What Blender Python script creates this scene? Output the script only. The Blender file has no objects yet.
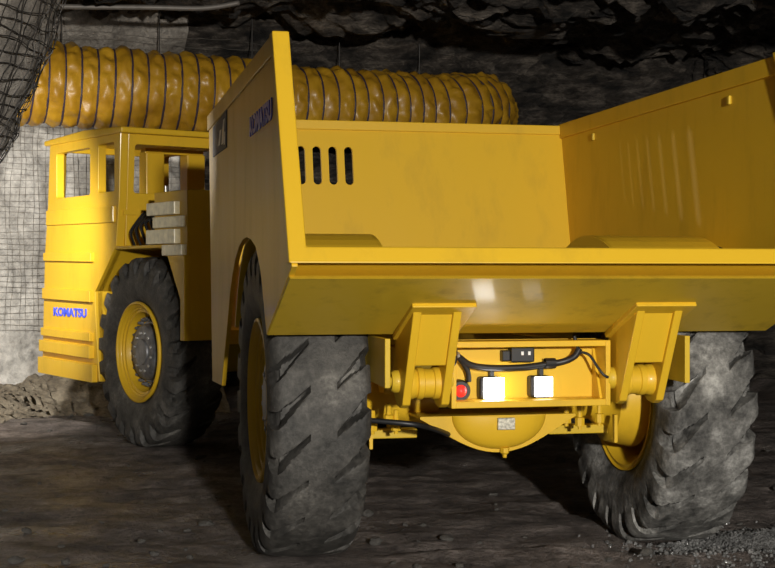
import bpy, math, random
from mathutils import Vector, Matrix, noise
from mathutils.geometry import tessellate_polygon

random.seed(7)
SC = bpy.context.scene
COL = SC.collection
PI = math.pi

# ---------------------------------------------------------------- camera
cam_d = bpy.data.cameras.new('camera'); cam = bpy.data.objects.new('camera', cam_d); COL.objects.link(cam)
cam.location = (0, 0, 1.68); cam.rotation_euler = (PI/2, 0, 0)
cam_d.sensor_width = 36.0; cam_d.lens = 1400/775*36.0; cam_d.shift_y = -9/775
cam_d.clip_start = 0.05; cam_d.clip_end = 200
SC.camera = cam
SC.view_settings.view_transform = 'Standard'; SC.view_settings.look = 'None'
SC.view_settings.exposure = 0.0; SC.view_settings.gamma = 1.0; SC.view_settings.use_curve_mapping = False

# ---------------------------------------------------------------- world + lamps
W = bpy.data.worlds.new('mine_dark'); SC.world = W; W.use_nodes = True
W.node_tree.nodes['Background'].inputs[0].default_value = (0.85, 0.9, 1.0, 1)
W.node_tree.nodes['Background'].inputs[1].default_value = 0.006

def spot(name, loc, target, power, angle, blend, radius, color):
    l = bpy.data.lights.new(name, 'SPOT'); l.energy = power; l.spot_size = math.radians(angle); l.spot_blend = blend
    l.shadow_soft_size = radius; l.color = color
    o = bpy.data.objects.new(name, l); COL.objects.link(o); o.location = loc
    o.rotation_euler = (Vector(target) - Vector(loc)).to_track_quat('-Z', 'Y').to_euler()
    return o
# flood light far behind the camera, in line with the truck's left flank
spot('flood_light', (2.70, -6.8, 3.1), (0.0, 9.5, 2.2), 9300, 62, 0.5, 0.22, (1.0, 0.96, 0.88))
# twin-headed work lamp off the left edge of the picture, beside the cab: one head on the wall and cab, one level across the tray
spot('work_lamp', (-3.60, 12.3, 2.55), (-5.1, 17.0, 1.4), 1040, 90, 0.95, 0.10, (1.0, 0.95, 0.87))
spot('work_lamp_head', (-3.47, 12.38, 2.72), (-0.1, 10.9, 2.54), 130, 44, 0.7, 0.02, (1.0, 0.95, 0.87))

# ---------------------------------------------------------------- materials
def nmat(name):
    m = bpy.data.materials.new(name); m.use_nodes = True
    nt = m.node_tree; b = nt.nodes['Principled BSDF']
    return m, nt, b
def N(nt, t, **kw):
    n = nt.nodes.new(t)
    for k, v in kw.items():
        if k in n.inputs: n.inputs[k].default_value = v
        else: setattr(n, k, v)
    return n
def ramp(nt, stops):
    r = nt.nodes.new('ShaderNodeValToRGB'); e = r.color_ramp.elements
    while len(e) < len(stops): e.new(0.5)
    for i, (p, c) in enumerate(stops):
        e[i].position = p; e[i].color = (*c, 1) if len(c) == 3 else c
    return r
def bump(nt, b, src, strength, dist):
    bp = N(nt, 'ShaderNodeBump', Strength=strength, Distance=dist)
    nt.links.new(src, bp.inputs['Height']); nt.links.new(bp.outputs[0], b.inputs['Normal'])
    return bp

def paint(name, col, rough=0.32, dirt=0.25, scale=2.2, dirtcol=(0.10, 0.065, 0.02)):
    m, nt, b = nmat(name)
    tc = N(nt, 'ShaderNodeTexCoord')
    n1 = N(nt, 'ShaderNodeTexNoise', Scale=scale, Detail=8.0, Roughness=0.65)
    mp = N(nt, 'ShaderNodeMapping'); mp.inputs['Scale'].default_value = (1.6, 1.6, 0.5)
    nt.links.new(tc.outputs['Object'], mp.inputs[0]); nt.links.new(mp.outputs[0], n1.inputs['Vector'])
    r = ramp(nt, [(0.52, (0, 0, 0)), (0.80, (dirt, dirt, dirt))])
    nt.links.new(n1.outputs[0], r.inputs[0])
    mx = N(nt, 'ShaderNodeMix', data_type='RGBA')
    mx.inputs[6].default_value = (*col, 1); mx.inputs[7].default_value = (*dirtcol, 1)
    nt.links.new(r.outputs[0], mx.inputs[0]); nt.links.new(mx.outputs[2], b.inputs['Base Color'])
    r2 = N(nt, 'ShaderNodeMapRange'); r2.inputs[3].default_value = rough; r2.inputs[4].default_value = rough+0.25
    nt.links.new(n1.outputs[0], r2.inputs[0]); nt.links.new(r2.outputs[0], b.inputs['Roughness'])
    b.inputs['Coat Weight'].default_value = 0.10; b.inputs['Coat Roughness'].default_value = 0.12; b.inputs['Specular IOR Level'].default_value = 0.32
    return m
YEL = (0.68, 0.415, 0.020)
M_paint = paint('yellow_paint', YEL)
M_paint2 = paint('yellow_paint_dusty', (0.58, 0.385, 0.022), 0.42, 0.45, 3.5)

def simple(name, col, rough=0.5, metal=0.0, emit=None, estr=0.0, nz=0.15, scale=12):
    m, nt, b = nmat(name)
    n1 = N(nt, 'ShaderNodeTexNoise', Scale=scale, Detail=6.0)
    tc = N(nt, 'ShaderNodeTexCoord'); nt.links.new(tc.outputs['Object'], n1.inputs['Vector'])
    lo = tuple(c*(1-nz) for c in col); hi = tuple(min(1, c*(1+nz)) for c in col)
    r = ramp(nt, [(0.3, lo), (0.7, hi)]); nt.links.new(n1.outputs[0], r.inputs[0])
    nt.links.new(r.outputs[0], b.inputs['Base Color'])
    b.inputs['Roughness'].default_value = rough; b.inputs['Metallic'].default_value = metal
    if emit:
        b.inputs['Emission Color'].default_value = (*emit, 1); b.inputs['Emission Strength'].default_value = estr
    return m
M_black = simple('black_rubber_plastic', (0.012, 0.012, 0.013), 0.45)
M_steel = simple('bare_steel', (0.5, 0.49, 0.47), 0.35, 0.9)
M_hub = simple('grey_hub_iron', (0.20, 0.20, 0.21), 0.45, 0.6, nz=0.4)
M_alu = simple('pale_reflective_panel', (0.80, 0.72, 0.50), 0.30, 0.0, nz=0.2)
M_blue = simple('blue_vinyl', (0.06, 0.10, 0.85), 0.4)
M_navy = simple('navy_sign', (0.010, 0.012, 0.045), 0.6)
M_white = simple('white_vinyl', (0.75, 0.75, 0.75), 0.4)
M_red = simple('red_lens', (0.75, 0.02, 0.02), 0.25, emit=(1, 0.05, 0.03), estr=0.5)
M_lamp = simple('lit_lamp_lens', (0.9, 0.9, 0.9), 0.3, emit=(1, 0.97, 0.93), estr=26.0)
M_lamp2 = simple('lamp_lens_dim', (0.85, 0.85, 0.85), 0.3, emit=(1, 0.97, 0.93), estr=5.0)
M_plate = simple('data_plate', (0.5, 0.47, 0.38), 0.4, 0.3, nz=0.5, scale=60)
M_wire = simple('wire_steel', (0.045, 0.040, 0.036), 0.55, 0.3, nz=0.4)
M_wire2 = simple('wire_rusty', (0.24, 0.22, 0.19), 0.6, 0.2, nz=0.4)
M_ring = simple('purple_duct_hoop', (0.045, 0.03, 0.055), 0.55)

def rubber(name, stops, bs):
    m, nt, b = nmat(name)
    tc = N(nt, 'ShaderNodeTexCoord')
    n1 = N(nt, 'ShaderNodeTexNoise', Scale=3.4, Detail=10.0, Roughness=0.72)
    n2 = N(nt, 'ShaderNodeTexNoise', Scale=24.0, Detail=7.0, Roughness=0.75)
    nt.links.new(tc.outputs['Object'], n1.inputs['Vector']); nt.links.new(tc.outputs['Object'], n2.inputs['Vector'])
    r = ramp(nt, stops)
    nt.links.new(n1.outputs[0], r.inputs[0])
    mx = N(nt, 'ShaderNodeMix', data_type='RGBA', blend_type='MULTIPLY'); mx.inputs[0].default_value = 0.75
    r3 = ramp(nt, [(0.36, (0.4, 0.4, 0.4)), (0.64, (1.3, 1.3, 1.3))])
    nt.links.new(n2.outputs[0], r3.inputs[0])
    nt.links.new(r.outputs[0], mx.inputs[6]); nt.links.new(r3.outputs[0], mx.inputs[7])
    nt.links.new(mx.outputs[2], b.inputs['Base Color'])
    b.inputs['Roughness'].default_value = 0.6
    bump(nt, b, n2.outputs[0], bs, 0.02)
    return m
M_rub = rubber('worn_tyre_rubber', [(0.36, (0.022, 0.021, 0.019)), (0.56, (0.075, 0.070, 0.063)), (0.72, (0.20, 0.188, 0.168))], 0.5)
M_rub2 = rubber('dusty_tyre_rubber', [(0.36, (0.03, 0.029, 0.027)), (0.50, (0.15, 0.145, 0.135)), (0.66, (0.42, 0.41, 0.385))], 0.8)

def duct_mat():
    m, nt, b = nmat('yellow_duct_fabric')
    tc = N(nt, 'ShaderNodeTexCoord')
    n1 = N(nt, 'ShaderNodeTexNoise', Scale=3.0, Detail=6.0)
    nt.links.new(tc.outputs['Object'], n1.inputs['Vector'])
    r = ramp(nt, [(0.3, (0.38, 0.19, 0.012)), (0.7, (0.58, 0.32, 0.018))])
    nt.links.new(n1.outputs[0], r.inputs[0]); nt.links.new(r.outputs[0], b.inputs['Base Color'])
    b.inputs['Roughness'].default_value = 0.42
    b.inputs['Coat Weight'].default_value = 0.12; b.inputs['Coat Roughness'].default_value = 0.2
    return m
M_duct = duct_mat()

def rock_mat(name, stops, scale, bstr, bdist, rough=0.85, stretch=(1, 1, 1), vor=0.0):
    m, nt, b = nmat(name)
    tc = N(nt, 'ShaderNodeTexCoord'); mp = N(nt, 'ShaderNodeMapping'); mp.inputs['Scale'].default_value = stretch
    nt.links.new(tc.outputs['Object'], mp.inputs[0])
    n1 = N(nt, 'ShaderNodeTexNoise', Scale=scale, Detail=12.0, Roughness=0.68)
    n2 = N(nt, 'ShaderNodeTexNoise', Scale=scale*7, Detail=8.0, Roughness=0.7)
    for n in (n1, n2): nt.links.new(mp.outputs[0], n.inputs['Vector'])
    r = ramp(nt, stops); nt.links.new(n1.outputs[0], r.inputs[0])
    mx = N(nt, 'ShaderNodeMix', data_type='RGBA', blend_type='MULTIPLY'); mx.inputs[0].default_value = 0.7
    r2 = ramp(nt, [(0.32, (0.4, 0.4, 0.4)), (0.62, (1.25, 1.25, 1.25))]); nt.links.new(n2.outputs[0], r2.inputs[0])
    nt.links.new(r.outputs[0], mx.inputs[6]); nt.links.new(r2.outputs[0], mx.inputs[7])
    nt.links.new(mx.outputs[2], b.inputs['Base Color'])
    b.inputs['Roughness'].default_value = rough
    ad = N(nt, 'ShaderNodeMath', operation='ADD'); nt.links.new(n1.outputs[0], ad.inputs[0]); nt.links.new(n2.outputs[0], ad.inputs[1])
    bump(nt, b, ad.outputs[0], bstr, bdist)
    return m
M_rock = rock_mat('dark_layered_rock', [(0.38, (0.012, 0.010, 0.009)), (0.51, (0.11, 0.090, 0.073)), (0.66, (0.40, 0.34, 0.28))], 2.2, 1.0, 0.22, 0.65, (1, 1, 2.6))
M_shot = rock_mat('pale_shotcrete', [(0.30, (0.30, 0.285, 0.26)), (0.52, (0.52, 0.50, 0.465)), (0.75, (0.72, 0.70, 0.66))], 1.5, 0.6, 0.06, 0.85)
M_bulge = rock_mat('grey_brown_rock', [(0.30, (0.13, 0.115, 0.10)), (0.50, (0.38, 0.34, 0.295)), (0.70, (0.62, 0.565, 0.50))], 1.8, 0.9, 0.10, 0.8)
M_mud = rock_mat('dark_wet_mud', [(0.32, (0.048, 0.038, 0.034)), (0.50, (0.18, 0.148, 0.132)), (0.70, (0.40, 0.34, 0.31))], 3.0, 1.0, 0.09, 0.50)
nt_m = M_mud.node_tree; nr = N(nt_m, 'ShaderNodeTexNoise', Scale=0.9, Detail=5.0)
nt_m.links.new(next(n for n in nt_m.nodes if n.type == 'TEX_COORD').outputs['Object'], nr.inputs['Vector'])
mr_ = N(nt_m, 'ShaderNodeMapRange'); mr_.inputs[1].default_value = 0.38; mr_.inputs[2].default_value = 0.62; mr_.inputs[3].default_value = 0.25; mr_.inputs[4].default_value = 0.75
nt_m.links.new(nr.outputs[0], mr_.inputs[0]); nt_m.links.new(mr_.outputs[0], nt_m.nodes['Principled BSDF'].inputs['Roughness'])
M_stone = rock_mat('grey_stone', [(0.3, (0.04, 0.036, 0.032)), (0.7, (0.16, 0.15, 0.135))], 4.0, 0.6, 0.03, 0.6)
M_tan = rock_mat('tan_stone', [(0.3, (0.13, 0.105, 0.075)), (0.7, (0.36, 0.31, 0.23))], 4.0, 0.6, 0.03, 0.8)
M_grav = rock_mat('wet_gravel', [(0.3, (0.03, 0.03, 0.03)), (0.7, (0.26, 0.255, 0.25))], 9.0, 0.4, 0.02, 0.10)

# ---------------------------------------------------------------- mesh helpers
WM = {}                                   # world matrix of every object built
def obj(name, mesh, mat, parent=None, frame=None, bevel=0.0, smooth=False):
    o = bpy.data.objects.new(name, mesh); COL.objects.link(o)
    frame = frame if frame is not None else Matrix.Identity(4)
    WM[o] = frame
    if parent is not None:
        o.parent = parent; o.matrix_local = WM[parent].inverted() @ frame
    else: o.matrix_world = frame
    if mesh is not None and mat is not None and not mesh.materials: mesh.materials.append(mat)
    if bevel:
        b = o.modifiers.new('bevel', 'BEVEL'); b.width = bevel; b.segments = 2; b.limit_method = 'ANGLE'; b.angle_limit = math.radians(40)
    if smooth:
        for p in mesh.polygons: p.use_smooth = True
    return o
def empty(name, frame, parent=None):
    o = bpy.data.objects.new(name, None); COL.objects.link(o); o.empty_display_size = 0.2
    WM[o] = frame
    if parent is not None: o.parent = parent; o.matrix_local = WM[parent].inverted() @ frame
    else: o.matrix_world = frame
    return o
def tag(o, label=None, cat=None, group=None, kind=None):
    for k, v in (('label', label), ('category', cat), ('group', group), ('kind', kind)):
        if v: o[k] = v
    return o
class MB:
    def __init__(s): s.v = []; s.f = []
    def add(s, v, f):
        n = len(s.v); s.v += [tuple(p) for p in v]; s.f += [tuple(i+n for i in q) for q in f]; return s
    def box(s, x0, x1, y0, y1, z0, z1):
        v = [(x, y, z) for z in (z0, z1) for y in (y0, y1) for x in (x0, x1)]
        return s.add(v, [(0,2,3,1),(4,5,7,6),(0,1,5,4),(2,6,7,3),(0,4,6,2),(1,3,7,5)])
    def prism(s, pts, fn, holes=()):
        """2-D outline (with holes) between two layers; fn(u, v, layer) gives the 3-D point"""
        loops = [list(pts)] + [list(h) for h in holes]
        flat = [p for l in loops for p in l]; n = len(flat)
        tris = tessellate_polygon([[Vector((p[0], p[1], 0)) for p in l] for l in loops])
        v = [fn(p[0], p[1], 0) for p in flat] + [fn(p[0], p[1], 1) for p in flat]
        f = []
        def area(t): a, b, c = (flat[i] for i in t); return (b[0]-a[0])*(c[1]-a[1])-(b[1]-a[1])*(c[0]-a[0])
        for t in tris:
            t = tuple(t) if area(t) > 0 else tuple(reversed(t))
            f.append(t); f.append(tuple(i+n for i in reversed(t)))
        k = 0
        for l in loops:
            m = len(l)
            for i in range(m): a, b = k+i, k+(i+1) % m; f.append((b, a, a+n, b+n))
            k += m
        return s.add(v, f)
    def tube(s, pts, r, seg=6, cap=True):
        pts = [Vector(p) for p in pts]; n = len(pts); base = len(s.v)
        rr = r if isinstance(r, (list, tuple)) else [r]*n
        up = Vector((0.13, 0.31, 0.94))
        for i, p in enumerate(pts):
            d = (pts[min(i+1, n-1)] - pts[max(i-1, 0)]).normalized()
            a = d.cross(up)
            if a.length < 1e-3: a = d.cross(Vector((1, 0, 0)))
            a.normalize(); b = d.cross(a)
            for k in range(seg):
                t = 2*PI*k/seg; s.v.append(tuple(p + (a*math.cos(t)+b*math.sin(t))*rr[i]))
        for i in range(n-1):
            for k in range(seg):
                a, b = base+i*seg+k, base+i*seg+(k+1) % seg
                s.f.append((a, b, b+seg, a+seg))
        if cap:
            s.f.append(tuple(base+k for k in reversed(range(seg)))); s.f.append(tuple(base+(n-1)*seg+k for k in range(seg)))
        return s
    def lathe(s, prof, seg=48, axis='x', c=(0, 0, 0), closed=False):
        """prof: (along, radius) pairs revolved about an axis through c"""
        base = len(s.v); m = len(prof)
        for k in range(seg):
            t = 2*PI*k/seg
            for (a, r) in prof:
                p = (a, r*math.cos(t), r*math.sin(t))
                if axis == 'y': p = (p[1], p[0], p[2])
                if axis == 'z': p = (p[1], p[2], p[0])
                s.v.append((p[0]+c[0], p[1]+c[1], p[2]+c[2]))
        for k in range(seg):
            k2 = (k+1) % seg
            for i in range(m-1 if not closed else m):
                j = (i+1) % m
                s.f.append((base+k*m+i, base+k*m+j, base+k2*m+j, base+k2*m+i))
        return s
    def mesh(s, name):
        me = bpy.data.meshes.new(name); me.from_pydata(s.v, [], s.f); me.validate(); me.update()
        import bmesh
        bm = bmesh.new(); bm.from_mesh(me); bmesh.ops.recalc_face_normals(bm, faces=bm.faces); bm.to_mesh(me); bm.free()
        return me
    def build(s, name, mat, parent=None, frame=None, bevel=0.0, smooth=False):
        return obj(name, s.mesh(name), mat, parent, frame, bevel, smooth)
def smooth_by_angle(o, ang=40):
    me = o.data
    for p in me.polygons: p.use_smooth = True
    import bmesh
    bm = bmesh.new(); bm.from_mesh(me)
    for e in bm.edges:
        if len(e.link_faces) == 2 and e.calc_face_angle(0) > math.radians(ang): e.smooth = False
    bm.to_mesh(me); bm.free()
def T(x, y, z): return Matrix.Translation((x, y, z))
def RZ(a): return Matrix.Rotation(a, 4, 'Z')
def text_mesh(txt, length, height, depth=0.006, bold=0.0):
    c = bpy.data.curves.new('txt', 'FONT'); c.body = txt; c.extrude = depth; c.offset = bold; c.resolution_u = 3
    o = bpy.data.objects.new('txt', c); COL.objects.link(o)
    me = bpy.data.meshes.new_from_object(o.evaluated_get(bpy.context.evaluated_depsgraph_get()))
    bpy.data.objects.remove(o); bpy.data.curves.remove(c)
    xs = [v.co.x for v in me.vertices]; ys = [v.co.y for v in me.vertices]
    x0, x1, y0, y1 = min(xs), max(xs), min(ys), max(ys)
    for v in me.vertices:
        v.co.x = (v.co.x-x0)/(x1-x0)*length; v.co.y = (v.co.y-y0)/(y1-y0)*height
    return me
def fbm(p, o=5, h=0.9, l=2.1): return noise.fractal(p, h, l, o, noise_basis='PERLIN_ORIGINAL')
def sstep(a, b, x):
    t = max(0.0, min(1.0, (x-a)/(b-a))); return t*t*(3-2*t)

# ---------------------------------------------------------------- frames of the articulated truck
TH = math.radians(12.35); TF = math.radians(35.0)
MR = T(0.570, 8.700, 0) @ RZ(TH)           # rear unit, origin under the rear axle
MF = T(-1.252, 14.447, 0) @ RZ(TF)         # front unit, origin under the front axle

# ---------------------------------------------------------------- floor
def wallpath(s):                            # left wall, back wall, right wall in plan; s in metres along the path
    return PATH_EVAL(s)
PATH = [(-5.4, -14), (-5.3, 6), (-5.6, 12), (-5.9, 15.4), (-5.2, 17.4), (-3.4, 18.3), (-0.5, 19.2), (2.5, 20.8), (5.2, 21.3), (6.4, 18.5), (6.2, 12), (6.4, -14)]
def _catmull(P, n=24):
    out = []
    for i in range(len(P)-1):
        p0, p1, p2, p3 = P[max(i-1, 0)], P[i], P[i+1], P[min(i+2, len(P)-1)]
        L = math.hypot(p2[0]-p1[0], p2[1]-p1[1]); m = max(4, int(L/0.25)) if i not in (0, len(P)-2) else 40
        for k in range(m):
            t = k/m; out.append(tuple(p1[j]+(p2[j]-p1[j])*t if i in (0, len(P)-2) else
              0.5*(2*p1[j]+(p2[j]-p0[j])*t+(2*p0[j]-5*p1[j]+4*p2[j]-p3[j])*t*t+(3*p1[j]-p0[j]-3*p2[j]+p3[j])*t**3) for j in (0, 1)))
    out.append(P[-1]); return out
DENSE = _catmull(PATH)
CUM = [0.0]
for a, b in zip(DENSE, DENSE[1:]): CUM.append(CUM[-1]+math.hypot(b[0]-a[0], b[1]-a[1]))
LEN = CUM[-1]
import bisect
def PATH_EVAL(s):
    s = max(0.0, min(LEN-1e-6, s)); i = min(bisect.bisect_right(CUM, s)-1, len(CUM)-2)
    t = (s-CUM[i])/(CUM[i+1]-CUM[i]); a, b = DENSE[i], DENSE[i+1]
    dx, dy = b[0]-a[0], b[1]-a[1]; L = math.hypot(dx, dy)
    return Vector((a[0]+dx*t, a[1]+dy*t, 0)), Vector((dy/L, -dx/L, 0))        # point, inward normal
def s_at(x, y):                              # nearest path parameter
    return min(range(len(DENSE)), key=lambda i: (DENSE[i][0]-x)**2+(DENSE[i][1]-y)**2)
def wall_rough(s):                           # 1 = layered raw rock, 0 = smoother sprayed concrete
    p, n = PATH_EVAL(s); return sstep(-4.0, -1.8, p.x) if p.y > 14 else 0.25
def wall_pt(s, z, off=0.0):
    p, n = PATH_EVAL(s)
    q = Vector((p.x, p.y, z))
    wr = wall_rough(s)
    lay = fbm(Vector((q.x*0.45, q.y*0.45, z*2.4+0.35*fbm(q*0.35, 3))), 5)
    d = 0.10*fbm(q*0.9, 4) + wr*(0.55*lay + 0.30*fbm(Vector((q.x*1.5, q.y*1.5, z*5.0)), 6, 0.7)) + (1-wr)*0.09*fbm(q*2.6, 5, 0.8)
    d += 1.5*sstep(3.2, 6.0, z)*0.8 - 0.15*(1-sstep(0.0, 1.2, z))*0
    q = q + n*(d+off); return q
def ground_z(x, y):
    p = Vector((x, y, 0))
    z = 0.035*fbm(p*0.8, 4) + 0.030*fbm(Vector((x*1.2+5, y*2.4, 3)), 5) + 0.010*fbm(p*6.0, 3)
    # loose bank along the foot of the left and back walls
    i = s_at(x, y) if (x < -2.4 and y > 12) or y > 16 else None
    if i is not None:
        dx, dy = DENSE[i][0]-x, DENSE[i][1]-y; d = math.hypot(dx, dy)
        z += 0.16*(1-sstep(0.1, 1.2, d))*(1+0.35*fbm(p*2.3, 4))
    # tyre-pushed ridge and rut across the foreground
    z += 0.05*math.exp(-((y-8.32-0.05*math.sin(x*2.3)-0.08*fbm(p*1.1, 3))/0.10)**2)*sstep(-0.3, 0.4, x)
    z -= 0.045*math.exp(-((y-8.58-0.06*fbm(p*1.5, 3))/0.08)**2)*sstep(-0.2, 0.5, x)*(1-sstep(1.5, 2.1, x))
    # flat where the tyres stand
    for (cx, cy) in TYRES:
        w = math.exp(-(((x-cx)**2+(y-cy)**2)/0.45**2)); z *= 1-w
    return z
TYRES = [tuple((m @ Vector((sx*1.135, 0, 0)))[:2]) for m in (MR, MF) for sx in (-1, 1)]
def grid_mesh(name, xs, ys, fn):
    v = [fn(x, y) for y in ys for x in xs]; nx = len(xs)
    f = [(j*nx+i, j*nx+i+1, (j+1)*nx+i+1, (j+1)*nx+i) for j in range(len(ys)-1) for i in range(nx-1)]
    me = bpy.data.meshes.new(name); me.from_pydata(v, [], f); me.update()
    for p in me.polygons: p.use_smooth = True
    return me
def lin(a, b, st):
    n = max(1, round((b-a)/st)); return [a+(b-a)*i/n for i in range(n)]
gx = lin(-7.5, -5.2, 0.4)+lin(-5.2, 4.2, 0.05)+lin(4.2, 8.0, 0.4)+[8.0]
gy = lin(-14, 7.2, 0.8)+lin(7.2, 10.5, 0.035)+lin(10.5, 18.8, 0.07)+lin(18.8, 22.5, 0.3)+[22.5]
floor = obj('floor', grid_mesh('floor', gx, gy, lambda x, y: (x, y, ground_z(x, y))), M_mud)
tag(floor, 'dark brown wet mud floor of the mine tunnel with ruts', 'floor', kind='structure')

# ---------------------------------------------------------------- walls and ceiling
def wall_part(name, s0, s1, ds, mat, label, zs):
    ss = lin(s0, s1, ds)+[s1]
    o = obj(name, grid_mesh(name, ss, zs, lambda s, z: tuple(wall_pt(s, z))), mat)
    tag(o, label, 'wall', kind='structure'); return o
zs = lin(-0.4, 5.9, 0.05)+[5.9]
sA = CUM[s_at(-5.6, 12)]; sB = CUM[s_at(-2.7, 18.5)]; sC = CUM[s_at(6.4, 18.5)]
wall_part('wall_left', 0, sA, 0.4, M_rock, 'rough sprayed concrete tunnel side wall', lin(-0.4, 5.9, 0.3)+[5.9])
wall_part('wall_shotcrete', sA, sB, 0.06, M_shot, 'pale sprayed concrete wall behind the cab under wire mesh', lin(-0.4, 3.8, 0.06)+[3.8])
wall_part('wall_upper', sA, sB, 0.06, M_bulge, 'grey rock above the sprayed concrete behind the duct', lin(3.8, 5.9, 0.05)+[5.9])
wall_part('wall_back', sB, sC, 0.07, M_rock, 'dark layered rock wall behind the duct', zs)
wall_part('wall_right', sC, LEN, 0.4, M_rock, 'dark rock side wall beyond the truck', lin(-0.4, 5.9, 0.3)+[5.9])
def ceil_z(x, y):
    p = Vector((x, y, 0))
    z = 4.98 + 0.22*fbm(p*0.5, 4) + 0.30*fbm(Vector((x*0.8, y*2.2, 7)), 6, 0.75) + 0.13*fbm(Vector((x*2.4, y*4.5, 1)), 5, 0.7)
    z += 0.5*(1-sstep(8, 12, y)); z -= 0.25*sstep(-1.5, 1.5, x)*math.exp(-((y-15.5)/2.0)**2)
    return max(z, 4.62) if y > 15.8 and x < 2.5 else z
cx_ = lin(-8, -6, 0.5)+lin(-6, 7, 0.08)+[7, 8]
cy_ = lin(-14, 11, 0.8)+lin(11, 22.5, 0.06)+[22.5]
ceiling = obj('ceiling', grid_mesh('ceiling', cx_, cy_, lambda x, y: (x, y, ceil_z(x, y))), M_rock)
tag(ceiling, 'dark broken rock roof of the tunnel with ledges', 'ceiling', kind='structure')

# rock mass bulging from the roof at the left, held by heavy mesh
BC = Vector((-3.92, 9.9, 4.3)); BR = Vector((1.62, 1.3, 2.45))
def bulge_pt(a, z, off=0.0):
    h = max(0.0, (BC.z-z)/BR.z)
    k = math.sqrt(max(0.0, 1-h**2.2)) if h > 0 else 1.0
    d = Vector((math.cos(a), math.sin(a), 0)); q = Vector((d.x*BR.x*k, d.y*BR.y*k, z-BC.z))
    k2 = 1+0.10*fbm(q*0.9+BC, 3)+0.035*fbm(q*3.5, 4)
    return BC + Vector((q.x*k2, q.y*k2, q.z)) + d*off
aa = [2*PI*i/110 for i in range(111)]; ee = [BC.z-BR.z+0.001+3.4*(i/90)**1.6 for i in range(91)]
bulge = obj('wall_outcrop', grid_mesh('wall_outcrop', aa, ee, lambda a, e: tuple(bulge_pt(a, e))), M_bulge)
tag(bulge, 'grey brown rock bulge hanging from the roof under heavy mesh', 'wall', kind='structure')

# ---------------------------------------------------------------- wire meshes
mb = MB()
for i in range(58):                          # uprights and hoops over its open side
    a = -PI*0.80+PI*1.05*i/57
    mb.tube([bulge_pt(a+0.025*math.sin(z*3+i)+0.012*math.sin(z*9+i*2), z, 0.030+0.012*math.sin(i*1.7+z*5)) for z in lin(1.9, 4.9, 0.06)], 0.0042, 4, False)
for i in range(40):
    z0 = 1.95+0.076*i
    mb.tube([bulge_pt(a, z0+0.02*math.sin(a*5+i)+0.01*math.sin(a*13+i*3), 0.034+0.012*math.sin(i*2.1+a*6)) for a in [-PI*0.80+PI*1.05*k/70 for k in range(71)]], 0.0042, 4, False)
tag(mb.build('wire_mesh', M_wire), 'dark heavy wire mesh wrapped round the hanging rock bulge', 'wire mesh', kind='stuff')
mb = MB()
s0 = CUM[s_at(-5.75, 15.5)]; s1 = CUM[s_at(-1.4, 18.9)]
n = int((s1-s0)/0.085)
for i in range(n):
    s = s0+0.085*i+0.01*math.sin(i*3.1)
    mb.tube([wall_pt(s+0.012*math.sin(z*4+i), z, 0.03) for z in lin(0.95, 4.6, 0.12)], 0.0032, 3, False)
for i in range(48):
    z = 0.97+0.079*i
    mb.tube([wall_pt(s, z+0.015*math.sin(s*3+i), 0.034) for s in lin(s0, s1, 0.12)], 0.0032, 3, False)
tag(mb.build('wall_mesh', M_wire2), 'fine welded wire mesh pinned over the pale shotcrete wall', 'wire mesh', kind='stuff')

# ================================================================ the truck
truck = empty('underground_dump_truck', MR)
tag(truck, 'big yellow underground mining dump truck seen from its tail', 'truck')

# ---------------------------------------------------------------- dump body
HW = 1.45; TK = 0.03
ARCH = [(-0.94, 1.36), (-0.85, 1.47), (-0.75, 1.62), (-0.64, 1.73), (-0.44, 1.845), (-0.22, 1.89), (0.0, 1.905), (0.2, 1.895), (0.40, 1.86), (0.60, 1.79), (0.78, 1.69), (0.95, 1.54), (1.12, 1.34), (1.32, 1.12), (1.50, 0.90)]
LIPY, LIPZ = -1.85, 1.72
TOPZ = 2.91
side_out = [(LIPY, LIPZ)] + ARCH + [(2.22, 0.88), (2.52, TOPZ-0.02), (-1.25, TOPZ)]
# floor tray: ramp, flat floor, underside
ramp_prof = [(LIPY+0.085, 1.80), (LIPY+0.085, LIPZ+0.01), (-0.95, 1.365), (-0.92, 1.46)]
mid_prof = [(-0.95, 1.385), (2.10, 1.385), (2.10, 1.46), (-0.92, 1.46)]
fwd_prof = [(1.36, 1.20), (2.10, 1.20), (2.10, 1.30), (1.30, 1.30)]
mb = MB().prism(ramp_prof, lambda y, z, l: (-HW+TK+(2*HW-2*TK)*l, y, z))
mb.prism(mid_prof, lambda y, z, l: (-0.70+1.40*l, y, z))
for sx in (-1, 1): mb.prism(fwd_prof, lambda y, z, l: (sx*(0.70+(HW-TK-0.70)*l), y, z))
body = mb.build('dump_body', M_paint, truck, MR)
tag(body, 'open yellow dump tray with sloping tail')
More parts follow.
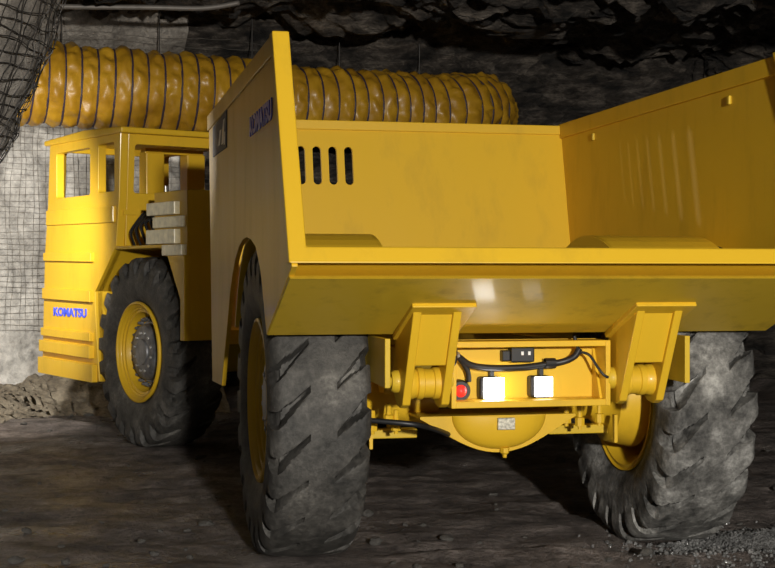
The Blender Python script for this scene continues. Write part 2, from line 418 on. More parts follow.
# rear underside skin, a plate just under the lip (a dark joint shows between them)
MB().prism([(LIPY+0.085, LIPZ-0.056), (-0.945, 1.358), (-0.93, 1.39), (LIPY+0.12, LIPZ-0.042)], lambda y, z, l: (-HW+0.004+(2*HW-0.008)*l, y, z)).build('underside_plate', M_paint2, body, MR, 0.004)
for sx in (-1, 1):
    MB().prism(side_out, lambda y, z, l: (sx*(HW-TK*l), y, z)).build('side_panel', M_paint, body, MR, 0.004)
    # top rail, a flat bar a little proud on both faces
    MB().prism([(-1.245, TOPZ-0.10), (2.515, TOPZ-0.115), (2.53, TOPZ+0.002), (-1.22, TOPZ+0.008)], lambda y, z, l: (sx*(HW+0.012-(TK+0.03)*l), y, z)).build('top_rail', M_paint, body, MR, 0.006)
    # lifting eye pads near the top rail
    for (yy) in (-0.55, 1.75):
        MB().prism([(yy-0.016, TOPZ-0.20), (yy+0.016, TOPZ-0.20), (yy+0.016, TOPZ-0.145), (yy-0.016, TOPZ-0.145)], lambda y, z, l: (sx*(HW-TK-0.02*l), y, z)).build('lifting_eye', M_paint2, body, MR, 0.006)
    # humps over the rear wheels inside the tray
    an = [math.radians(24+122*k/22) for k in range(23)]
    arc = [(1.0*math.cos(t), 0.94+0.99*math.sin(t)) for t in an]; arci = [(0.972*math.cos(t), 0.94+0.962*math.sin(t)) for t in reversed(an)]
    mb = MB().prism(arc+arci, lambda y, z, l: (sx*(HW-TK-0.71*l), y, z))
    mb.prism(arc, lambda y, z, l: (sx*(HW-TK-0.70-0.02*l), y, z))
    mb.build('wheel_hump', M_paint, body, MR, 0.01)
# rear rim: flat bar up both sides and along the lip
t_ = (TOPZ-LIPZ)
def rimpt(u, z, l):                                    # u across, z up, leaning forward towards the top
    y = LIPY+(z-LIPZ)/t_*0.60
    return (u, y-0.02+0.11*l, z)
MB().prism([(-HW-0.014, LIPZ+0.016), (HW+0.014, LIPZ+0.016), (HW+0.014, TOPZ+0.02), (HW-0.075, TOPZ+0.02), (HW-0.075, 1.815), (-HW+0.075, 1.815), (-HW+0.075, TOPZ+0.02), (-HW-0.014, TOPZ+0.02)], rimpt).build('rear_rim', M_paint, body, MR, 0.008)
# front panel with seven upright slots
def slot(cx, z0, z1, w):
    p = []
    for k in range(9): t = PI*k/8; p.append((cx+w*math.cos(t), z1-w+w*math.sin(t)))
    for k in range(9): t = PI+PI*k/8; p.append((cx+w*math.cos(t), z0+w+w*math.sin(t)))
    return p
slots = [slot(-0.360-0.1262*k, 2.385, 2.69, 0.034) for k in range(7)]
MB().prism([(-HW+TK, 1.22), (HW-TK, 1.22), (HW-TK, TOPZ-0.02), (-HW+TK, TOPZ-0.02)], lambda x, z, l: (x, 2.12+(z-1.22)*0.24+0.04*l, z), slots).build('front_panel', M_paint, body, MR)
MB().prism([(2.485, TOPZ-0.085), (2.575, TOPZ-0.085), (2.585, TOPZ-0.01), (2.495, TOPZ-0.01)], lambda y, z, l: (-HW+TK+(2*HW-2*TK)*l, y, z)).build('top_rail', M_paint, body, MR, 0.006)
# slanted cover over the front of the tray (seen only through the slots)
# hinge brackets
for sx in (-1, 1):
    xi, xo = 0.485, 0.745
    prof = [(-1.385, 1.53), (-1.125, 1.025), (-1.105, 0.985), (-1.05, 0.965), (-0.97, 0.975), (-0.90, 1.02), (-0.875, 1.10), (-0.89, 1.18), (-0.945, 1.36)]
    mb = MB()
    for a in (xi, xo-0.045):
        mb.prism(prof, lambda y, z, l, a=a: (sx*(a+0.045*l), y, z))
    mb.prism([(-1.337, 1.49), (-1.188, 1.20), (-1.15, 1.20), (-1.30, 1.49)], lambda y, z, l: (sx*(xi+0.02+(xo-xi-0.04)*l), y, z))
    hb = mb.build('hinge_bracket', M_paint, body, MR, 0.006)
    # pad welded on the underside
    e = 0.022
    MB().prism([(-1.41, 1.545), (-0.95, 1.356), (-0.965, 1.328), (-1.43, 1.515)], lambda y, z, l: ((-0.765 if sx < 0 else 0.455)+0.342*l, y, z)).build('bracket_pad', M_paint, body, MR, 0.006)
    # ribbed boss between the two cheeks, and the pin with its end discs
    pr = [(xi+0.045, 0.0), (xi+0.045, 0.088), (xi+0.075, 0.088), (xi+0.08, 0.080), (xi+0.13, 0.080), (xi+0.135, 0.088), (xi+0.165, 0.088), (xi+0.17, 0.078), (xi+0.195, 0.088), (xo-0.045, 0.088), (xo-0.045, 0)]
    b = MB().lathe([(sx*a, r) for a, r in pr], 32, 'x', (0, -1.025, 1.095)).build('hinge_boss', M_paint, body, MR); smooth_by_angle(b)
    pr = [(xi-0.055, 0), (xi-0.055, 0.022), (xi-0.04, 0.028), (xi-0.04, 0.05), (xi-0.02, 0.062), (xi, 0.062), (xi, 0.045), (xo, 0.045), (xo, 0.062), (xo+0.02, 0.062), (xo+0.04, 0.05), (xo+0.04, 0.028), (xo+0.055, 0.022), (xo+0.055, 0)]
    b = MB().lathe([(sx*a, r) for a, r in pr], 24, 'x', (0, -1.0, 1.105)).build('hinge_pin', M_paint2, body, MR); smooth_by_angle(b)

# lettering and emblem on the side panels
def side_text(txt, y0, length, z0, h, mat, parent, frame, sx, x, bold=0.012):
    me = text_mesh(txt, length, h, 0.004, bold)
    if sx < 0: m = Matrix(((0, 0, -1, x), (-1, 0, 0, y0), (0, 1, 0, z0), (0, 0, 0, 1)))
    else: m = Matrix(((0, 0, 1, x), (1, 0, 0, y0), (0, 1, 0, z0), (0, 0, 0, 1)))
    return tag(obj('lettering', me, mat, parent, frame @ m), 'blue maker name in block capitals')
side_text('KOMATSU', -0.22, 0.96, 2.485, 0.115, M_blue, body, MR, -1, -HW-0.003, 0.045)
side_text('KOMATSU', -1.18, 0.96, 2.485, 0.115, M_blue, body, MR, 1, HW+0.003, 0.03)
for sx in (-1, 1):
    sp = MB().prism([(2.12, 2.56), (1.12, 2.545), (1.12, 2.80), (2.12, 2.78)], lambda y, z, l: (sx*(HW+0.006*l), y, z)).build('model_sign', M_navy, body, MR)
    for (pts) in ([(1.30, 2.59), (1.42, 2.59), (1.30, 2.75), (1.20, 2.75)], [(1.55, 2.60), (1.65, 2.60), (1.55, 2.70), (1.45, 2.70)], [(1.19, 2.575), (1.26, 2.575), (1.26, 2.66), (1.19, 2.66)]):
        MB().prism(pts, lambda y, z, l: (sx*(HW+0.007+0.003*l), y, z)).build('emblem_stroke', M_white, body, MR)

# ---------------------------------------------------------------- wheels
NP = 22
def tyre_mesh(chew, gw, seed, mat):
    prof = [(-0.20, 0.470), (-0.255, 0.478), (-0.285, 0.51), (-0.315, 0.57), (-0.338, 0.65), (-0.345, 0.71), (-0.345, 0.76), (-0.348, 0.80), (-0.345, 0.845), (-0.330, 0.882), (-0.305, 0.908)]
    prof += [(x, 0.93-0.012*(x/0.3)**2) for x in [-0.28, -0.25, -0.22, -0.19, -0.165, -0.14, -0.115, -0.09, -0.065, -0.03]]
    prof = prof + [(0.0, 0.93)] + [(-x, r) for x, r in reversed(prof)]
    nt_ = NP*26; m = len(prof); v = []; g = []
    p = 2*PI/NP
    for k in range(nt_):
        th = 2*PI*k/nt_
        for (x, r) in prof:
            x *= 0.80; ax = abs(x); side = 0 if x < 0 else 0.5
            c = 1.0*x/0.93                            # diagonal groove
            if r < 0.90: c = 1.0*math.copysign(0.25, x)/0.93
            u = (th/p+side+0.5) % 1.0-0.5
            dist = abs(u)*p*0.93
            hw = 0.013+gw*sstep(0.13, 0.24, ax)
            if r > 0.74:
                gd = (1-sstep(hw*0.8, hw*0.8+0.012, dist))*sstep(0.075, 0.10, ax)*sstep(0.73, 0.84, r)
            else: gd = 0
            rr = r-0.095*gd*(1 if r > 0.86 else 0.35); xx = x-math.copysign(0.030*gd*(0 if r > 0.91 else 1), x)
            wob = (0.005+chew*sstep(0.12, 0.25, ax))*noise.noise(Vector((x*7+seed, 6*math.cos(th), 6*math.sin(th))))*(1 if r > 0.7 else 0.3)
            rr += wob
            if 0.60 < r < 0.66: xx += math.copysign(0.006, x)     # raised ring on the sidewall
            v.append((xx, -rr*math.cos(th+c), rr*math.sin(th+c)))
    f = []
    for k in range(nt_):
        k2 = (k+1) % nt_
        for i in range(m-1): f.append((k*m+i, k2*m+i, k2*m+i+1, k*m+i+1))
    me = bpy.data.meshes.new('tyre'); me.from_pydata(v, [], f); me.update()
    me.materials.append(mat); t_o = bpy.data.objects.new('t', me); smooth_by_angle(t_o, 38); bpy.data.objects.remove(t_o); return me
TYRE = tyre_mesh(0.004, 0.036, 0, M_rub); TYRE2 = tyre_mesh(0.035, 0.050, 4.0, M_rub2); TYRE3 = tyre_mesh(0.006, 0.055, 9.0, M_rub)
# rim, outer face towards -x
rim_prof = [(-0.300, 0.475), (-0.318, 0.490), (-0.312, 0.508), (-0.292, 0.512), (-0.285, 0.492), (-0.298, 0.470), (-0.280, 0.452), (-0.262, 0.448), (-0.255, 0.432), (-0.235, 0.428), (-0.228, 0.405), (-0.14, 0.385), (-0.105, 0.365), (-0.10, 0.26), (0.02, 0.26), (0.02, 0.38), (0.06, 0.41), (0.20, 0.415), (0.23, 0.44), (0.255, 0.452), (0.28, 0.47), (0.275, 0.49), (0.29, 0.505), (0.272, 0.508), (0.255, 0.485), (0.2, 0.472), (-0.25, 0.472)]
rim_prof = [(x*0.80, r*0.965) for x, r in rim_prof]
RIM = MB().lathe(rim_prof, 64, 'x', closed=True).mesh('rim'); RIM.materials.append(M_paint)
HUB = MB().lathe([(-0.075, 0.305), (-0.105, 0.300), (-0.107, 0.278), (-0.165, 0.268), (-0.185, 0.245), (-0.188, 0.13), (-0.205, 0.12), (-0.207, 0.0)], 40, 'x').mesh('hub'); HUB.materials.append(M_hub)
BOLT = MB().lathe([(0.0, 0.021), (-0.035, 0.021), (-0.04, 0.014), (-0.055, 0.013), (-0.055, 0.0)], 6, 'x').mesh('wheel_bolt'); BOLT.materials.append(M_hub)
BOLT2 = MB().lathe([(0.0, 0.015), (-0.015, 0.015), (-0.018, 0.0)], 6, 'x').mesh('hub_bolt'); BOLT2.materials.append(M_steel)
def wheel(frame, sx, spin, label, ty, track):
    m = frame @ T(sx*track, 0, 0.93) @ (RZ(PI) if sx > 0 else Matrix.Identity(4)) @ Matrix.Rotation(spin, 4, 'X')
    w = obj('wheel', RIM, M_paint, truck, m); tag(w, label)
    obj('tyre', ty, None, w, m); h = obj('hub', HUB, M_hub, w, m)
    for k in range(24):
        t = 2*PI*k/24; obj('wheel_bolt', BOLT, M_hub, w, m @ T(-0.10, 0.325*math.cos(t), 0.325*math.sin(t)))
    for k in range(12):
        t = 2*PI*(k+.5)/12; obj('hub_bolt', BOLT2, M_steel, w, m @ T(-0.182, 0.19*math.cos(t), 0.19*math.sin(t)))
smooth_by_angle(bpy.data.objects.new('tmp', RIM), 50); smooth_by_angle(bpy.data.objects.new('tmp2', HUB), 40)
for nm in ('tmp', 'tmp2'): bpy.data.objects.remove(bpy.data.objects[nm])
wheel(MR, -1, 0.06, 'rear wheel with worn flat tread', TYRE, 1.135); wheel(MR, 1, 1.3, 'rear wheel with dusty chewed tread', TYRE2, 1.165)
wheel(MF, -1, 0.5, 'front wheel with deep yellow dished rim', TYRE3, 1.20); wheel(MF, 1, 0.2, 'front wheel on the engine side', TYRE3, 1.20)

# ---------------------------------------------------------------- rear frame, lamps and axle
fr = MB()
fr.box(-0.44, 0.44, -0.86, -0.83, 0.96, 1.32)                                # back plate of the tail box
frame_o = fr.build('tail_frame', M_paint, truck, MR)
MB().box(-0.455, 0.455, -1.04, -0.83, 1.285, 1.318).build('frame_flange', M_paint, frame_o, MR, 0.004)
MB().box(-0.455, 0.455, -1.04, -0.83, 0.955, 0.992).build('frame_flange', M_paint, frame_o, MR, 0.004)
for sx in (-1, 1):
    MB().box(sx*0.443-0.014, sx*0.443+0.014, -1.045, -0.82, 0.955, 1.318).build('frame_end_plate', M_paint, frame_o, MR, 0.004)
    # gusset
    MB().prism([(-0.86, 0.99), (-0.86, 1.285), (-0.99, 0.99)], lambda y, z, l: (sx*(0.415-0.10*(1.285-z)/0.3*0+0.018*l), y, z)).build('gusset', M_paint, frame_o, MR, 0.003)
    # chassis rail and outer lug that carry the hinge pin
    MB().box(sx*0.62-0.05, sx*0.62+0.05, -0.30, 3.0, 0.98, 1.26).build('chassis_rail', M_paint, frame_o, MR, 0.006)
    MB().prism([(-1.20, 1.085), (-0.55, 1.10), (-0.55, 1.345), (-1.20, 1.345)], lambda y, z, l: (sx*(0.83+0.03*l), y, z)).build('hinge_lug', M_paint2, frame_o, MR, 0.004)
# differential housing: a shallow wide V with a round bowl
axle = MB().prism([(-0.48, 0.85)] + [(-0.48+0.96*k/24, 0.835-0.205*math.sin(PI*k/24)**1.1) for k in range(25)] + [(0.48, 0.85)], lambda x, z, l: (x, -0.42+0.46*l, z)).build('axle_housing', M_paint, truck, MR, 0.012)
bowl = MB()
nb = 14
for i in range(nb+1):
    e = (PI/2)*i/nb
    for k in range(33):
        t = PI+PI*k/32
        bowl.v.append((0.29*math.cos(e)*math.cos(t), -0.415-0.10*math.sin(e), 0.85+0.20*math.cos(e)*math.sin(t)))
for i in range(nb):
    for k in range(32): bowl.f.append((i*33+k, i*33+k+1, (i+1)*33+k+1, (i+1)*33+k))
b = bowl.build('differential_bowl', M_paint, axle, MR, smooth=True)
MB().box(-0.04, 0.065, -0.535, -0.48, 0.775, 0.845).build('data_plate', M_plate, axle, MR, 0.004)
MB().lathe([(0, 0.0), (0, 0.028), (-0.03, 0.028), (-0.04, 0.015), (-0.06, 0.012), (-0.06, 0)], 6, 'z', (0.03, -0.44, 0.660)).build('drain_plug', M_paint, axle, MR, 0.002)
for sx in (-1, 1):
    pr = [(0.30, 0.0), (0.30, 0.17), (0.55, 0.15), (0.72, 0.16), (0.80, 0.23), (0.82, 0.30), (0.98, 0.34), (1.00, 0.34), (1.02, 0.0)]
    a = MB().lathe([(sx*x, r) for x, r in pr], 40, 'x', (0, 0, 0.93)).build('axle_tube', M_paint, axle, MR); smooth_by_angle(a)
    # spring seat beam with bolts hanging beneath
    MB().box(min(sx*0.42, sx*0.86), max(sx*0.42, sx*0.86), -0.10, 0.0, 0.69, 0.745).build('seat_beam', M_paint2, axle, MR, 0.006)
    for (xx, yy, zz) in (((0.756, -0.38, 0.80), (0.66, -0.38, 0.84), (0.615, -0.38, 0.80)) if sx < 0 else ((0.435, -0.38, 0.82), (0.52, -0.38, 0.80), (0.645, -0.38, 0.82))):
        bm_ = MB().lathe([(-0.05, 0), (-0.05, 0.013), (-0.03, 0.013), (-0.03, 0.030), (0.02, 0.030), (0.025, 0.016), (0.09, 0.016), (0.09, 0)], 8, 'z', (sx*xx, yy, zz)).build('seat_bolt', M_paint, axle, MR)
    MB().prism([(-0.36, 0.83), (-0.36, 0.66), (-0.34, 0.66), (-0.32, 0.83)], lambda y, z, l: (sx*(0.75+0.02*l), y, z)).build('bracket_tab', M_paint, axle, MR, 0.002)

# lamps of the tail box
def lamp(x, z, w, h, lens, label):
    o = MB().box(x-w/2-0.02, x+w/2-0.005, -0.94, -0.86, z-h/2-0.004, z+h/2+0.004).build('work_light', M_black, truck, MR, 0.015)
    tag(o, label)
    MB().box(x-w/2, x+w/2, -0.955, -0.935, z-h/2, z+h/2).build('lens', lens, o, MR, 0.006)
    MB().box(x-0.012, x+0.012, -0.91, -0.87, z+h/2, z+h/2+0.045).build('mount', M_black, o, MR, 0.003)
    return o
lamp(-0.188, 1.055, 0.115, 0.115, M_lamp, 'lit white reversing light'); lamp(0.10, 1.058, 0.105, 0.112, M_lamp2, 'square white work light, dimmer')
tl = MB().lathe([(-0.86, 0), (-0.86, 0.062), (-0.90, 0.062), (-0.925, 0.052), (-0.925, 0.0)], 28, 'y', (-0.372, 0, 1.04)).build('tail_lamp', M_black, truck, MR); smooth_by_angle(tl); tag(tl, 'round red tail lamp in black ring')
b = MB().lathe([(-0.92, 0.036), (-0.94, 0.030), (-0.945, 0.0)], 24, 'y', (-0.372, 0, 1.04)).build('lens', M_red, tl, MR, smooth=True)
jb = MB().box(-0.085, 0.05, -0.94, -0.86, 1.195, 1.285).build('junction_box', M_black, truck, MR, 0.008)
for xx in (-0.022, 0.018): MB().box(xx-0.007, xx+0.007, -0.943, -0.935, 1.235, 1.255).build('indicator', M_white, jb, MR)
MB().box(-0.13, -0.085, -0.92, -0.86, 1.20, 1.26).build('box_side', M_black, jb, MR, 0.006)
def curve_pts(P, n=8):
    out = []
    for i in range(len(P)-1):
        p0, p1, p2, p3 = [Vector(P[max(0, min(len(P)-1, j))]) for j in (i-1, i, i+1, i+2)]
        for k in range(n):
            t = k/n; out.append(0.5*(2*p1+(p2-p0)*t+(2*p0-5*p1+4*p2-p3)*t*t+(3*p1-p0-3*p2+p3)*t**3))
    return out+[Vector(P[-1])]
def hose(P, r, name='cable', mat=None, parent=None, fr=MR):
    return MB().tube(curve_pts(P), r, 8).build(name, mat or M_black, parent or truck, fr, smooth=True)
hs = hose([(-0.50, -1.0, 1.26), (-0.40, -0.94, 1.235), (-0.32, -0.92, 1.185), (-0.20, -0.92, 1.165), (-0.02, -0.92, 1.165), (0.12, -0.92, 1.18), (0.22, -0.93, 1.195), (0.28, -0.95, 1.225), (0.305, -0.96, 1.27)], 0.019, 'cable_loom')
hose([(-0.38, -0.93, 1.22), (-0.33, -0.91, 1.15), (-0.32, -0.90, 1.09)], 0.015, 'cable_branch', parent=hs)
hose([(0.30, -0.96, 1.25), (0.35, -0.99, 1.235), (0.385, -1.03, 1.17), (0.41, -1.05, 1.13), (0.44, -1.05, 1.112)], 0.008, 'cable_branch', M_black, hs)
hose([(-0.42, -1.0, 1.34), (-0.425, -1.02, 1.27), (-0.44, -1.06, 1.21), (-0.47, -1.1, 1.19)], 0.008, 'cable_branch', M_black, hs)
hose([(0.27, -0.97, 1.34), (0.29, -0.97, 1.28), (0.31, -0.96, 1.24)], 0.010, 'cable_branch', M_black, hs)
MB().lathe([(-0.03, 0.027), (-0.03, 0.030), (0.03, 0.030), (0.03, 0.027)], 12, 'x', (0.145, -0.92, 1.186)).build('cable_coupling', M_black, hs, MR)
MB().tube([(-0.455, -1.03, 1.245), (-0.41, -1.0, 1.245)], 0.018, 8).build('hose_fitting', M_steel, hs, MR)
hose([(-0.86, -0.6, 0.86), (-0.6, -0.7, 0.84), (-0.45, -0.6, 0.80), (-0.3, -0.4, 0.74)], 0.016, 'brake_hose', M_black, axle)

# articulation between the two units
J = MR @ T(0, 4.68, 0)
MB().box(-0.50, 0.50, 2.3, 4.4, 0.75, 1.15).build('articulation_frame', M_paint2, truck, MR, 0.02)
a = MB().lathe([(0.55, 0), (0.55, 0.22), (1.4, 0.22), (1.4, 0)], 28, 'z').build('articulation_pin', M_hub, truck, J); smooth_by_angle(a)

# ---------------------------------------------------------------- cab and front unit
XL = -1.475
cab = MB().box(XL+0.05, -0.30, 0.36, 2.15, 2.28, 2.33).build('cab', M_paint, truck, MF)         # cab floor carries the panels
tag(cab, 'yellow open cab with window openings and stepped side armour')
def rrect(a0, a1, b0, b1, r=0.035, n=4):
    p = []
    for (cx, cy, st) in ((a1-r, b1-r, 0), (a0+r, b1-r, 90), (a0+r, b0+r, 180), (a1-r, b0+r, 270)):
        for k in range(n+1): t = math.radians(st+90*k/n); p.append((cx+r*math.cos(t), cy+r*math.sin(t)))
    return p
# left side: one plate from skirt to roof, cut for the wheel, two windows
left_out = [(0.32, 3.10), (0.36, 2.42), (0.43, 1.97), (0.95, 1.51), (0.95, 1.36), (0.845, 0.59), (2.41, 0.615), (2.33, 1.9), (2.24, 2.45), (2.18, 3.10)]
MB().prism(left_out, lambda y, z, l: (XL+0.09*l, y, z), [rrect(1.08, 1.99, 2.51, 3.00), rrect(0.47, 0.87, 2.52, 3.01)]).build('cab_side_panel', M_paint, cab, MF, 0.008)
MB().prism([(0.34, 3.10), (0.36, 2.30), (2.24, 2.30), (2.18, 3.10)], lambda y, z, l: (-0.16+0.06*l, y, z), [rrect(0.5, 2.05, 2.45, 3.03)]).build('cab_side_panel', M_paint, cab, MF, 0.008)
MB().prism([(XL+0.09, 1.97), (-0.16, 1.97), (-0.16, 3.10), (XL+0.09, 3.10)], lambda x, z, l: (x, 0.33+(3.1-z)*0.07+0.06*l, z), [rrect(-1.31, -0.25, 2.50, 2.985)]).build('cab_rear_panel', M_paint, cab, MF, 0.008)
MB().prism([(XL+0.09, 1.5), (-0.16, 1.5), (-0.16, 3.10), (XL+0.09, 3.10)], lambda x, z, l: (x, 2.18-0.06*l+(3.1-z)*0.08, z), [rrect(-1.30, -0.24, 2.45, 3.03)]).build('cab_front_panel', M_paint, cab, MF, 0.008)
MB().prism([(0.24, 3.085), (2.28, 3.10), (2.28, 3.155), (1.2, 3.185), (0.24, 3.145)], lambda y, z, l: (XL-0.03+1.42*l, y, z)).build('cab_roof', M_paint, cab, MF, 0.015)
# seat frame and posts inside
for (a, b_) in ((-0.90, -0.69), (-0.42, -0.21)):
    MB().box(a, b_, 0.95, 1.13, 2.33, 2.97).build('cab_post', M_paint, cab, MF, 0.01)
MB().box(-0.90, -0.21, 0.98, 1.10, 2.96, 3.02).build('cab_crossbar', M_paint, cab, MF, 0.01)
# flank return behind the side plate, along the wheel cut-out (inner fender)
fend = [(0.43, 1.97), (0.95, 1.51), (0.95, 1.36), (0.845, 0.59), (0.90, 0.59), (1.00, 1.36), (1.0, 1.53), (0.45, 2.02)]
MB().prism(fend, lambda y, z, l: (XL+0.03+0.80*l, y, z)).build('fender', M_paint, truck, MF, 0.006)
MB().box(XL+0.05, -0.25, 0.98, 2.33, 0.62, 2.30).build('front_hull', M_paint2, truck, MF, 0.01)
# deck plate over the front wheel
MB().prism([(0.43, 1.935), (-0.70, 1.935), (-0.70, 1.965), (0.43, 1.965)], lambda y, z, l: (XL-0.005+1.2*l, y, z)).build('fender_deck', M_paint, truck, MF, 0.004)
# armour plates on the left flank
for (y0, y1, z0, z1, d) in ((0.44, 2.22, 2.225, 2.385, 0.03), (0.98, 2.28, 1.835, 1.925, 0.04), (0.99, 2.30, 1.42, 1.535, 0.045), (0.99, 2.34, 1.015, 1.10, 0.045), (0.98, 2.37, 0.84, 0.965, 0.055), (0.90, 2.40, 0.60, 0.775, 0.055)):
    MB().prism([(y0, z0-0.02), (y1, z0), (y1, z1), (y0, z1-0.015)], lambda y, z, l: (XL+0.01-(d+0.01)*l, y, z)).build('armour_strip', M_paint, cab, MF, 0.006)
side_text('KOMATSU', 2.06, 0.90, 1.235, 0.095, M_blue, cab, MF, -1, XL-0.004, 0.03)
# housing behind the front wheel
hou = MB().prism([(-0.38, 1.95), (-0.68, 1.93), (-0.99, 1.45), (-0.99, 1.08), (-1.07, 1.08), (-1.07, 2.46), (-0.38, 2.46)], lambda y, z, l: (XL+0.03+2.8*l, y, z)).build('rear_housing', M_paint, truck, MF, 0.008)
tag(hou, 'yellow housing behind the front wheel')
MB().prism([(-0.38, 1.96), (-0.68, 1.94), (-0.995, 1.455), (-0.995, 1.08), (-1.075, 1.08), (-1.075, 1.86), (-0.38, 1.97)], lambda y, z, l: (XL-0.005+0.075*l, y, z)).build('side_flange', M_paint, hou, MF, 0.004)
for (y0, y1, z0, z1, d) in ((-0.33, -0.92, 2.24, 2.36, 0.03), (-0.40, -1.03, 2.12, 2.225, 0.0), (-0.33, -0.93, 1.97, 2.105, 0.035), (-0.66, -1.06, 1.86, 1.96, 0.03)):
    p_ = MB().box(XL-d, XL+0.09, y1, y0, z0, z1).build('side_plate', M_alu, hou, MF, 0.008)
MB().box(XL+0.05, XL+0.08, -0.58, -0.55, 2.36, 2.52).build('hand_bar', M_steel, hou, MF, 0.004)
MB().box(XL+0.05, XL+0.2, -0.86, -0.40, 2.40, 2.415).build('hand_bar', M_paint, hou, MF, 0.004)
lb = MB().lathe([(-0.06, 0), (-0.06, 0.05), (0.02, 0.065), (0.06, 0.065), (0.06, 0)], 20, 'y', (-0.98, -1.05, 2.56)).build('rear_light', M_black, truck, MF); smooth_by_angle(lb)
MB().lathe([(-0.062, 0.0), (-0.062, 0.042)], 20, 'y', (-0.98, -1.05, 2.56)).build('lens', M_steel, lb, MF)
MB().box(-1.0, -0.6, -1.10, -1.02, 2.46, 2.50).build('light_bracket', M_black, lb, MF, 0.006)
for k in range(5):
    hose([(XL+0.12+0.02*k, 0.25-0.10*k, 1.97), (XL+0.06+0.01*k, 0.20-0.09*k, 2.1+0.02*k), (XL+0.10, 0.12-0.08*k, 2.22), (XL+0.14, 0.05-0.08*k, 2.30)], 0.014, 'hydraulic_hose', M_black, truck, MF)
# engine bay on the other side of the cab
eng = MB().prism([(-0.38, 1.0), (0.9, 1.5), (0.96, 0.62), (2.35, 0.62), (2.25, 2.25), (1.2, 2.45), (-0.38, 2.45)], lambda y, z, l: (-0.24+0.7*l, y, z)).build('engine_hood', M_paint2, truck, MF, 0.02)
MB().prism([(-0.38, 1.97), (0.43, 1.97), (0.95, 1.5), (0.96, 0.62), (2.35, 0.62), (2.25, 2.25), (1.2, 2.45), (-0.38, 2.45)], lambda y, z, l: (0.46+1.0*l, y, z)).build('engine_side', M_paint2, eng, MF, 0.02)
MB().box(-0.95, 0.95, -0.25, 0.25, 0.75, 1.10).build('front_axle', M_paint2, truck, MF, 0.03)

# ================================================================ ventilation duct
duct_path = curve_pts([(-5.6, 16.35, 4.02), (-4.9, 16.6, 4.01), (-4.25, 16.95, 4.0), (-2.6, 17.5, 3.93), (-1.0, 18.1, 3.86), (0.2, 18.7, 3.86), (0.88, 19.1, 3.91), (1.27, 19.7, 3.99), (1.36, 20.3, 4.0)], 30)
dc = [0.0]
for a, b in zip(duct_path, duct_path[1:]): dc.append(dc[-1]+(b-a).length)
def duct_at(s):
    s = max(0, min(dc[-1]-1e-6, s)); i = min(bisect.bisect_right(dc, s)-1, len(dc)-2)
    t = (s-dc[i])/(dc[i+1]-dc[i]); p = duct_path[i].lerp(duct_path[i+1], t)
    i0, i1 = max(0, i-6), min(len(duct_path)-1, i+7)
    d = (duct_path[i1]-duct_path[i0]).normalized(); side = d.cross(Vector((0, 0, 1))).normalized()
    return p, d, side, side.cross(d)
SP = 0.198; NR = int(dc[-1]/SP); SEG = 72; PER = 10; RAD = 0.485
droot_f = T(-2.0, 17.7, 3.5)
duct = empty('ventilation_duct', droot_f)
tag(duct, 'yellow pleated fabric ventilation duct hung along the back wall', 'duct')
v = []; f = []
rj = [random.uniform(-0.025, 0.025) for _ in range(NR+2)]
for i in range(NR*PER+1):
    s = i*SP/PER; p, d, sd, up = duct_at(s); u = (i % PER)/PER
    k = i//PER; rad = RAD+rj[k]*(1-u)+rj[k+1]*u + 0.035*math.sin(PI*u)**0.8
    for j in range(SEG):
        t = 2*PI*j/SEG
        w = (0.010*math.sin(t*11+u*6.0+k*2.7)+0.050*fbm(Vector((s*3.0+t*1.9, math.cos(t)*3.5+s*2.0, math.sin(t)*3.5+k*1.3)), 4, 0.8))*math.sin(PI*u)**0.6
        q = p+(sd*math.cos(t)+up*math.sin(t))*(rad+w); v.append(tuple(q-Vector((-2.0, 17.7, 3.5))))
for i in range(NR*PER):
    for j in range(SEG):
        a, b = i*SEG+j, i*SEG+(j+1) % SEG; f.append((a, b, b+SEG, a+SEG))
me = bpy.data.meshes.new('duct_fabric'); me.from_pydata(v, [], f); me.update()
obj('duct_fabric', me, M_duct, duct, droot_f, smooth=True)
hoop = MB()
HP = [(0.012*math.cos(2*PI*k/6)*1.2, 1.0+0.028*math.sin(2*PI*k/6)) for k in range(6)]
HOOP = hoop.lathe(HP, 56, 'x', closed=True).mesh('hoop'); HOOP.materials.append(M_ring)
for p in HOOP.polygons: p.use_smooth = True
for k in range(NR+1):
    p, d, sd, up = duct_at(k*SP); r = RAD+rj[k]+0.004
    m = Matrix(((d.x, sd.x*r, up.x*r, p.x), (d.y, sd.y*r, up.y*r, p.y), (d.z, sd.z*r, up.z*r, p.z), (0, 0, 0, 1)))
    obj('hoop', HOOP, M_ring, duct, m)
# hangers holding the duct up
for k in range(3, NR-4, 6):
    p, d, sd, up = duct_at(k*SP)
    MB().tube([p+Vector((0, 0, RAD-0.02)), Vector((p.x, p.y, ceil_z(p.x, p.y)+0.05))], 0.008, 5).build('hanger_wire', M_wire, duct)

# pipe under the roof at the left
pp = [(-4.9, 15.4, 4.66), (-3.6, 15.6, 4.67), (-2.7, 15.8, 4.70), (-2.1, 15.95, 4.72), (-1.7, 16.05, 4.80)]
o = MB().tube(curve_pts(pp), 0.03, 8).build('service_pipe', simple('grey_pipe', (0.20, 0.18, 0.16), 0.5, 0.2), smooth=True)
tag(o, 'thin pale service pipe slung under the rock roof', 'pipe')

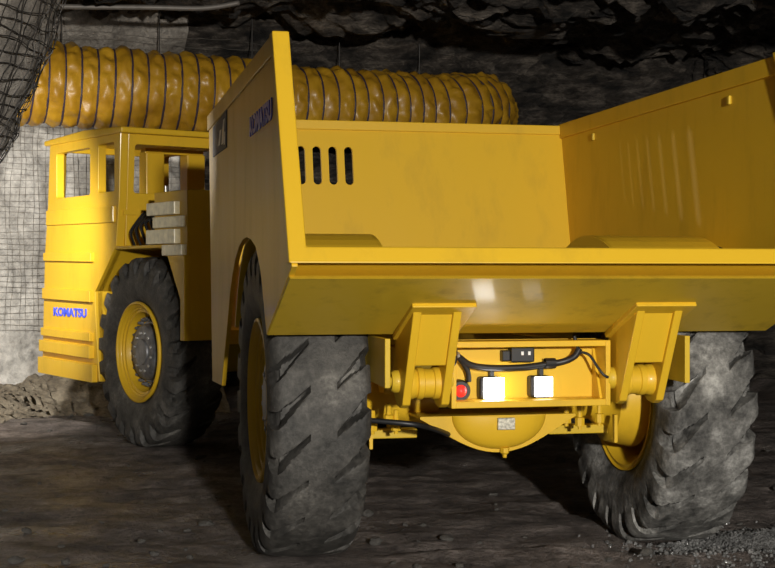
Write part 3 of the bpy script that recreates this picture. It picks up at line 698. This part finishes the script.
# the bank the rubble lies on
def bank_pt(s, u):
    p, n_ = PATH_EVAL(s); q = p+n_*(-0.25+1.75*u); w = math.sin(PI*min(1, u*0.85+0.15))
    h = 0.24*w*(1+0.5*fbm(Vector((q.x*1.1, q.y*1.1, 2)), 3))+w*(0.11-0.16*noise.voronoi(Vector((q.x*6, q.y*6, 5)))[0][0])*(0.6+0.5*noise.noise(q*2))+0.03*w*fbm(Vector((q.x*9, q.y*9, 5)), 4, 0.6)
    return (q.x, q.y, ground_z(q.x, q.y)-0.03+h)
bk = obj('rubble_bank', grid_mesh('rubble_bank', lin(CUM[s_at(-5.85, 15.0)], CUM[s_at(-2.2, 18.7)], 0.03), [i/40 for i in range(41)], bank_pt), M_tan)
tag(bk, 'bank of broken tan rubble along the foot of the pale wall', 'rubble', kind='stuff')
# ================================================================ loose stones
def stone_mesh(seed, mat):
    import bmesh
    bm = bmesh.new(); bmesh.ops.create_icosphere(bm, subdivisions=2 if mat is not M_tan else 1, radius=1.0)
    off = Vector((seed*3.7, seed*1.9, seed*5.3))
    for vv in bm.verts:
        n_ = noise.noise(vv.co*1.1+off)*0.35+noise.noise(vv.co*2.7+off)*0.16; vv.co = vv.co*(1+n_)
        vv.co.z *= 0.72
    me = bpy.data.meshes.new('stone'); bm.to_mesh(me); bm.free(); me.materials.append(mat); return me
SG = [stone_mesh(i+1, M_stone) for i in range(6)]; STN = [stone_mesh(i+11, M_tan) for i in range(6)]; SW = [stone_mesh(i+21, M_grav) for i in range(5)]
def put_stone(meshes, x, y, r, label, group, name, dz=0.0):
    z = ground_z(x, y)+r*0.28+dz
    m = T(x, y, z) @ RZ(random.uniform(0, 6.28)) @ Matrix.Rotation(random.uniform(-.4, .4), 4, 'X') @ Matrix.Diagonal((r*random.uniform(.8, 1.3), r*random.uniform(.8, 1.2), r*random.uniform(.6, 1.0), 1))
    o = obj(name, random.choice(meshes), None, None, m); tag(o, label, 'stone', group)
def clear(x, y):
    for (cx, cy) in TYRES:
        if math.hypot(x-cx, y-cy) < 0.55: return False
    return True
cnt = 0
while cnt < 150:                             # on the mud
    y = 8.0+9.0*random.random()**1.7; x = random.uniform(-0.285*y, 0.285*y)
    if not clear(x, y): continue
    put_stone(SG, x, y, random.choice([0.014, 0.018, 0.022, 0.03, 0.045]), 'small dark grey stone lying in the mud', 'loose stones in the mud', 'stone'); cnt += 1
cnt = 0; placed = []
while cnt < 130:                             # bank at the foot of the pale wall
    s = random.uniform(CUM[s_at(-5.85, 15.0)], CUM[s_at(-2.6, 18.6)]); p, n_ = PATH_EVAL(s); u_ = random.uniform(0.2, 1.0); q = p+n_*(-0.25+1.75*u_)
    if not (q.x < -3.0): continue
    r = random.choice([0.03, 0.04, 0.055, 0.075, 0.10])*(0.6 if cnt > 60 else 1)
    if any(math.hypot(q.x-a, q.y-b) < (r+c)*1.5 for a, b, c in placed): continue
    placed.append((q.x, q.y, r))
    put_stone(STN, q.x, q.y, r, 'tan rubble stone on the bank at the foot of the pale wall', 'rubble along the wall', 'rubble_stone', bank_pt(s, u_)[2]-ground_z(q.x, q.y)-0.01); cnt += 1
# wet gravel heap beside the rear wheel on the right: too many to count
mb = MB()
import bmesh
base = [[tuple(v.co) for v in m_.vertices] for m_ in SW]; bf = [[tuple(p.vertices) for p in m_.polygons] for m_ in SW]
lowm = []
for sd in range(4):
    bm = bmesh.new(); bmesh.ops.create_icosphere(bm, subdivisions=1, radius=1.0)
    for vv in bm.verts: vv.co *= 1+0.45*noise.noise(vv.co*1.6+Vector((sd*4.1, 2, sd)))
    lowm.append(([v.co.copy() for v in bm.verts], [[v.index for v in f_.verts] for f_ in bm.faces])); bm.free()
gv = []; gf = []
for k in range(4200):
    x = random.gauss(2.30, 0.34); y = random.gauss(8.66, 0.24)
    if math.hypot(x-TYRES[1][0], y-TYRES[1][1]) < 0.25: continue
    r = random.uniform(0.005, 0.016); h = 0.05*math.exp(-((x-2.35)/0.4)**2-((y-8.8)/0.3)**2)
    vs, fs = random.choice(lowm); n0 = len(gv); rot = RZ(random.uniform(0, 6.28)) @ Matrix.Rotation(random.uniform(0, 6.28), 4, 'X')
    z = ground_z(x, y)+h+r*0.3
    gv += [tuple(rot @ (c*r)+Vector((x, y, z))) for c in vs]; gf += [tuple(i+n0 for i in q) for q in fs]
me = bpy.data.meshes.new('wet_gravel'); me.from_pydata(gv, [], gf); me.update()
tag(obj('wet_gravel', me, M_grav), 'glittering wet gravel spilled beside the rear tyre', 'gravel', kind='stuff')
